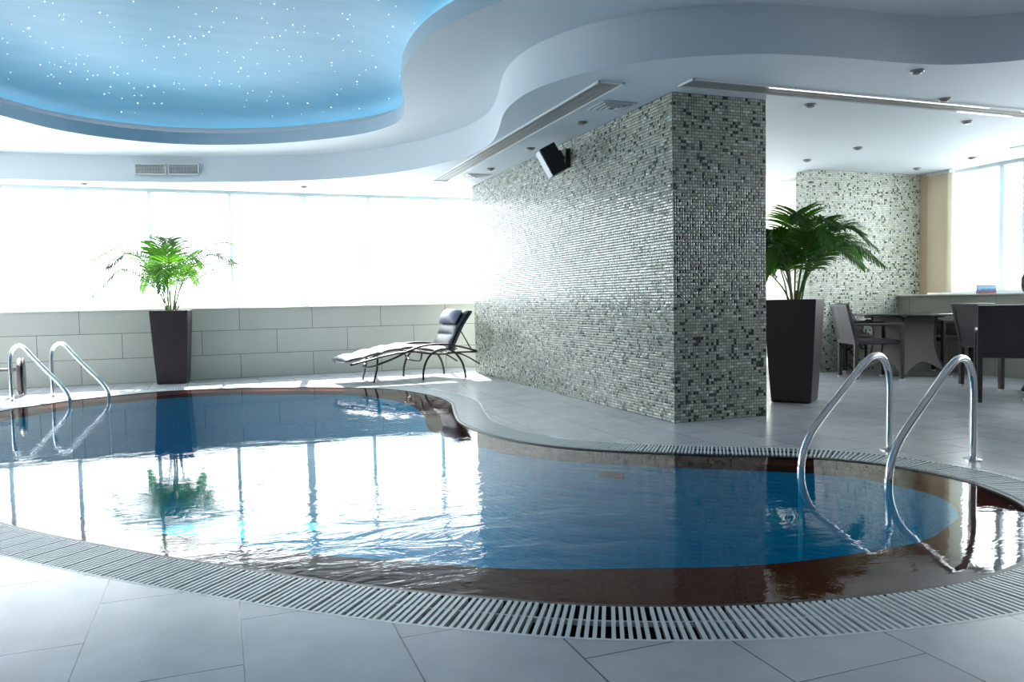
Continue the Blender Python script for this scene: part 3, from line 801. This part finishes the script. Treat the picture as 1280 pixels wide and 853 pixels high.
def pad(bm, path, y0, y1, th, seg, puff):
    """padded sheet along an (x,z) path with stitched segments"""
    P = smooth_path([(x, 0, z) for x, z in path], 12); n = len(P)
    L = [0]
    for a, b in zip(P, P[1:]): L.append(L[-1]+(b-a).length)
    NY = 10
    top, botm = [], []
    for i, p in enumerate(P):
        a = P[max(0, i-1)]; b = P[min(n-1, i+1)]; t = (b-a).normalized(); nm = Vector((-t.z, 0, t.x))
        s = abs(math.sin(PI*L[i]/seg))**.5 if 0 < i < n-1 else 0
        rt, rb = [], []
        for j in range(NY+1):
            u = j/NY; e = (1-abs(2*u-1)**4)
            hh = (th*.35+puff*s)*e+.004
            y = y0+(y1-y0)*u
            q = p+nm*hh; rt.append(bm.verts.new((q.x, y, q.z)))
            q = p-nm*(th*.4*e+.004); rb.append(bm.verts.new((q.x, y, q.z)))
        top.append(rt); botm.append(rb)
    for i in range(n-1):
        for j in range(NY):
            bm.faces.new((top[i][j], top[i+1][j], top[i+1][j+1], top[i][j+1]))
            bm.faces.new((botm[i][j], botm[i][j+1], botm[i+1][j+1], botm[i+1][j]))
        for j in (0, NY):
            f = (top[i][j], botm[i][j], botm[i+1][j], top[i+1][j]); bm.faces.new(f if j == 0 else f[::-1])
    for i in (0, n-1):
        for j in range(NY):
            f = (top[i][j], top[i][j+1], botm[i][j+1], botm[i][j]); bm.faces.new(f if i == 0 else f[::-1])
    return bm
obj('seat_cushion', pad(BM(), [(x, z+.02) for x, z in prof], .03, W-.03, .04, .235, .035), 'cushion', lg, smooth=True)
backp = [(.40, .36), (.47, .49), (.56, .66), (.69, .84)]
obj('back_cushion', pad(BM(), [(x-.012, z+.01) for x, z in backp], .04, W-.04, .03, .19, .028), 'cushion', lg, smooth=True)
bk = BM(); tube(bk, smooth_path([(x+.012, .015, z) for x, z in backp], 6), .012, 8); tube(bk, smooth_path([(x+.012, W-.015, z) for x, z in backp], 6), .012, 8)
tube(bk, [(.70, .015, .84), (.70, W-.015, .84)], .012, 8)
obj('back_frame', bk, 'frame', lg, smooth=True)
obj('back_sling', pad(BM(), [(x+.012, z) for x, z in backp], .015, W-.015, .012, 5, .0), 'cushion', lg, smooth=True)
obj('head_pillow', pad(BM(), [(.495, .69), (.545, .77), (.60, .855)], .08, W-.08, .07, .196, .055), pbr('grey_pillow', srgb(126, 132, 150), .45), lg, smooth=True)

# ------------------------------------------------------------------ wicker furniture
def make_chair():
    t = thing('dining_chair', 'x', 'chair')
    for sy in (-1, 1):
        fl_ = obj('leg', bx(.228, .268, sy*.262-.02, sy*.262+.02, .012, .635), 'wicker', t, bevel=.005)
        obj('foot_cap', bx(.226, .270, sy*.262-.022, sy*.262+.022, 0, .022), 'cap', fl_)
        rl_ = obj('leg', bx(-.262, -.222, sy*.25-.02, sy*.25+.02, .012, .47), 'wicker', t, bevel=.005)
        obj('foot_cap', bx(-.264, -.220, sy*.25-.022, sy*.25+.022, 0, .022), 'cap', rl_)
        obj('armrest', bx(-.29, .272, sy*.262-.024, sy*.262+.024, .615, .645), 'wicker', t, bevel=.008)
    obj('seat', bx(-.262, .25, -.245, .245, .405, .455), 'wicker', t, bevel=.012)
    th = R_(13)
    mt = Matrix.Translation((-.245, 0, .43)) @ Matrix.Rotation(-th, 4, 'Y')
    obj('backrest', bx(-.012, .012, -.255, .255, .0, .425, mat=mt), 'wicker_open', t)
    bm = BM()
    for a in ((-.018, .018, -.272, -.236, -.02, .435), (-.018, .018, .236, .272, -.02, .435), (-.018, .018, -.272, .272, .405, .437), (-.018, .018, -.24, .24, -.02, .02)):
        box(bm, *a, mat=mt)
    obj('back_frame', bm, 'wicker', t, bevel=.005)
    return t
ch0 = make_chair()
chairs = [((6.94, 6.97), -24, 'woven dark armchair left of the far round table, side on to the planter'),
          ((7.62, 7.58), -72, 'woven dark armchair between the far round table and the mosaic pier'),
          ((8.05, 7.03), 183, 'woven dark armchair behind the right side of the far round table, facing it'),
          ((7.36, 5.68), -8, 'woven dark armchair partly hidden behind the nearest armchair at right'),
          ((6.41, 4.84), 40, 'nearest woven dark armchair, seen from behind at the right frame edge')]
for i, (c, a, lab) in enumerate(chairs):
    o = ch0 if i == 0 else copy_tree(ch0)
    o.location = (c[0], c[1], 0); o.rotation_euler = (0, 0, R_(a)); tag(o, lab, 'chair', 'dark woven armchairs by the tables')

def make_table():
    t = thing('round_table', 'x', 'table')
    obj('table_top', lathe(BM(), [(.53, .715), (.56, .718), (.565, .73), (.56, .738), (0.001, .738)], 48), 'glass_top', t)
    def rad(z): # half diagonal of the base at height z
        u = z/.7
        return .28+.20*max(0, 1-u)**2.6+.055*u**2
    N, K = 16, 12
    for q in range(4):
        a0, a1 = q*PI/2, (q+1)*PI/2
        bm = BM(); g = []
        for k in range(K+1):
            row = []
            for i in range(N+1):
                u = i/N
                zb = .02+.165*math.sin(PI*u)**.75
                z = zb+(.70-zb)*k/K
                r = rad(z)
                p = Vector((math.cos(a0), math.sin(a0)))*r*(1-u)+Vector((math.cos(a1), math.sin(a1)))*r*u
                row.append(bm.verts.new((p.x, p.y, z)))
            g.append(row)
        for k in range(K):
            for i in range(N): bm.faces.new((g[k][i], g[k][i+1], g[k+1][i+1], g[k+1][i]))
        obj('base_panel', bm, 'wicker_pale', t, solid=.014)
        pts = [(math.cos(a0)*rad(z), math.sin(a0)*rad(z), z) for z in [.01+.7*k/12 for k in range(13)]]
        lg_ = obj('corner_post', tube(BM(), [(x, y, min(z, .70)) for x, y, z in pts], .016, 8), 'wicker', t, smooth=True)
        r = rad(0)
        obj('foot_cap', lathe(BM(), [(.024, 0), (.024, .02)], 12, Matrix.Translation((math.cos(a0)*r, math.sin(a0)*r, 0))), 'cap', lg_)
        obj('top_pad', lathe(BM(), [(.022, .70), (.022, .716)], 12, Matrix.Translation((math.cos(a0)*.40, math.sin(a0)*.40, 0))), 'cap', t)
    bm = bx(-.42, .42, -.022, .022, .685, .70); box(bm, -.022, .022, -.42, .42, .685, .70)
    obj('top_support', bm, 'wicker', t)
    return t
tb = make_table()
tb.location = (7.5, 7.02, 0); tb.rotation_euler = (0, 0, math.atan2(-.683, -.73)); tag(tb, 'round dark topped table on a flared woven base, in front of the mosaic pier', 'table', 'round tables')
t2 = copy_tree(tb); t2.location = (7.13, 4.85, 0); t2.rotation_euler = (0, 0, R_(175)); tag(t2, 'round woven base table cut off by the right frame edge behind the nearest armchair', 'table', 'round tables')

# things on the sill
cd = thing('tent_card', 'small folded picture card with blue sky and red ground standing on the window sill', 'card', (8.42, 6.70, .95), R_(44))
def card_mat():
    m, nt, out = new_mat('printed_card')
    p = nd(nt, 'ShaderNodeBsdfPrincipled', Roughness=.4)
    tc = nd(nt, 'ShaderNodeTexCoord'); s = nd(nt, 'ShaderNodeSeparateXYZ'); lk(nt, tc.outputs['Object'], s.inputs[0])
    n = nd(nt, 'ShaderNodeTexNoise', Scale=25, Detail=3); lk(nt, tc.outputs['Object'], n.inputs['Vector'])
    v = math_n(nt, 'ADD', math_n(nt, 'MULTIPLY', s.outputs[2], 9.0), math_n(nt, 'MULTIPLY', math_n(nt, 'SUBTRACT', n.outputs['Fac'], .5), .35))
    cr = nd(nt, 'ShaderNodeValToRGB'); e = cr.color_ramp.elements
    e[0].position = 0; e[0].color = srgb(120, 60, 50); e[1].position = 1; e[1].color = srgb(70, 140, 210)
    for pos, cc in ((.12, srgb(170, 100, 80)), (.3, srgb(70, 120, 180)), (.65, srgb(180, 210, 235))): q = e.new(pos); q.color = cc
    lk(nt, v, cr.inputs[0]); lk(nt, cr.outputs[0], p.inputs['Base Color']); lk(nt, p.outputs[0], out.inputs[0]); return m
bm = BM()
for s in (-1, 1):
    mt = Matrix.Rotation(R_(-18*s), 4, 'Y')
    m2 = Matrix.Translation((s*.033, 0, 0)) @ mt
    box(bm, -.001, .001, -.10, .10, 0, .105, mat=m2)
obj('card_leaves', bm, card_mat(), cd)
vs_ = thing('dark_vase', 'dark rounded vase on the sill, cut by the right frame edge', 'vase', (8.45, 6.19, .95))
obj('body', lathe(BM(), [(.05, 0), (.075, .02), (.09, .08), (.085, .16), (.055, .23), (.03, .26), (.03, .265)], 28), pbr('dark_red_glaze', srgb(60, 36, 40), .3), vs_, smooth=True)

# pool wall inlet
j = min(range(NP), key=lambda i: (led_i[i]-Vector((2.16, 4.22))).length)
nl = normals(led_i)[j]
il = obj('inlet_cover', bx(-.075, .075, -.012, .012, -.02, .02), 'black', pb, bevel=.006)
il.rotation_euler = (0, 0, math.atan2(nl.y, nl.x)-PI/2)
il.location = (led_i[j].x, led_i[j].y, -.135)

# ------------------------------------------------------------------ light
wd = bpy.data.worlds.new('world'); sc.world = wd; wd.use_nodes = True
nt = wd.node_tree
bg = nt.nodes['Background']
SKY = 5.0
tcw = nd(nt, 'ShaderNodeTexCoord'); sw = nd(nt, 'ShaderNodeSeparateXYZ'); lk(nt, tcw.outputs['Generated'], sw.inputs[0])
rw = nd(nt, 'ShaderNodeValToRGB'); e = rw.color_ramp.elements
e[0].position = .40; e[0].color = (.62, .66, .70, 1); e[1].position = .52; e[1].color = (.91, .955, 1, 1)
lk(nt, math_n(nt, 'ADD', math_n(nt, 'MULTIPLY', sw.outputs[2], .5), .5), rw.inputs[0])
lk(nt, rw.outputs[0], bg.inputs[0]); bg.inputs[1].default_value = SKY
sun_d = bpy.data.lights.new('sun', 'SUN'); sun_d.energy = 18; sun_d.angle = R_(1.2); sun_d.color = (1, .97, .92)
sun = bpy.data.objects.new('sun', sun_d); col.objects.link(sun)
el, az = R_(46), R_(8)
dirv = Vector((math.sin(az)*math.cos(el), math.cos(az)*math.cos(el), math.sin(el)))
sun.rotation_euler = dirv.to_track_quat('Z', 'Y').to_euler()
def portal(loc, rot, sx, sy):
    d = bpy.data.lights.new('window_portal', 'AREA'); d.shape = 'RECTANGLE'; d.size = sx; d.size_y = sy; d.energy = 1
    d.cycles.is_portal = True
    o = bpy.data.objects.new('window_portal', d); col.objects.link(o); o.location = loc; o.rotation_euler = rot
portal(((X0+8.74)/2, 11.45, 1.73), (R_(-90), 0, 0), 16.2, 1.56)
portal((X0-.25, 8.65, 1.73), (0, R_(-90), 0), 1.56, 5.3)  # portal of the added left glazing
portal((8.95, 4.85, 1.73), (0, R_(90), 0), 1.56, 6.1)
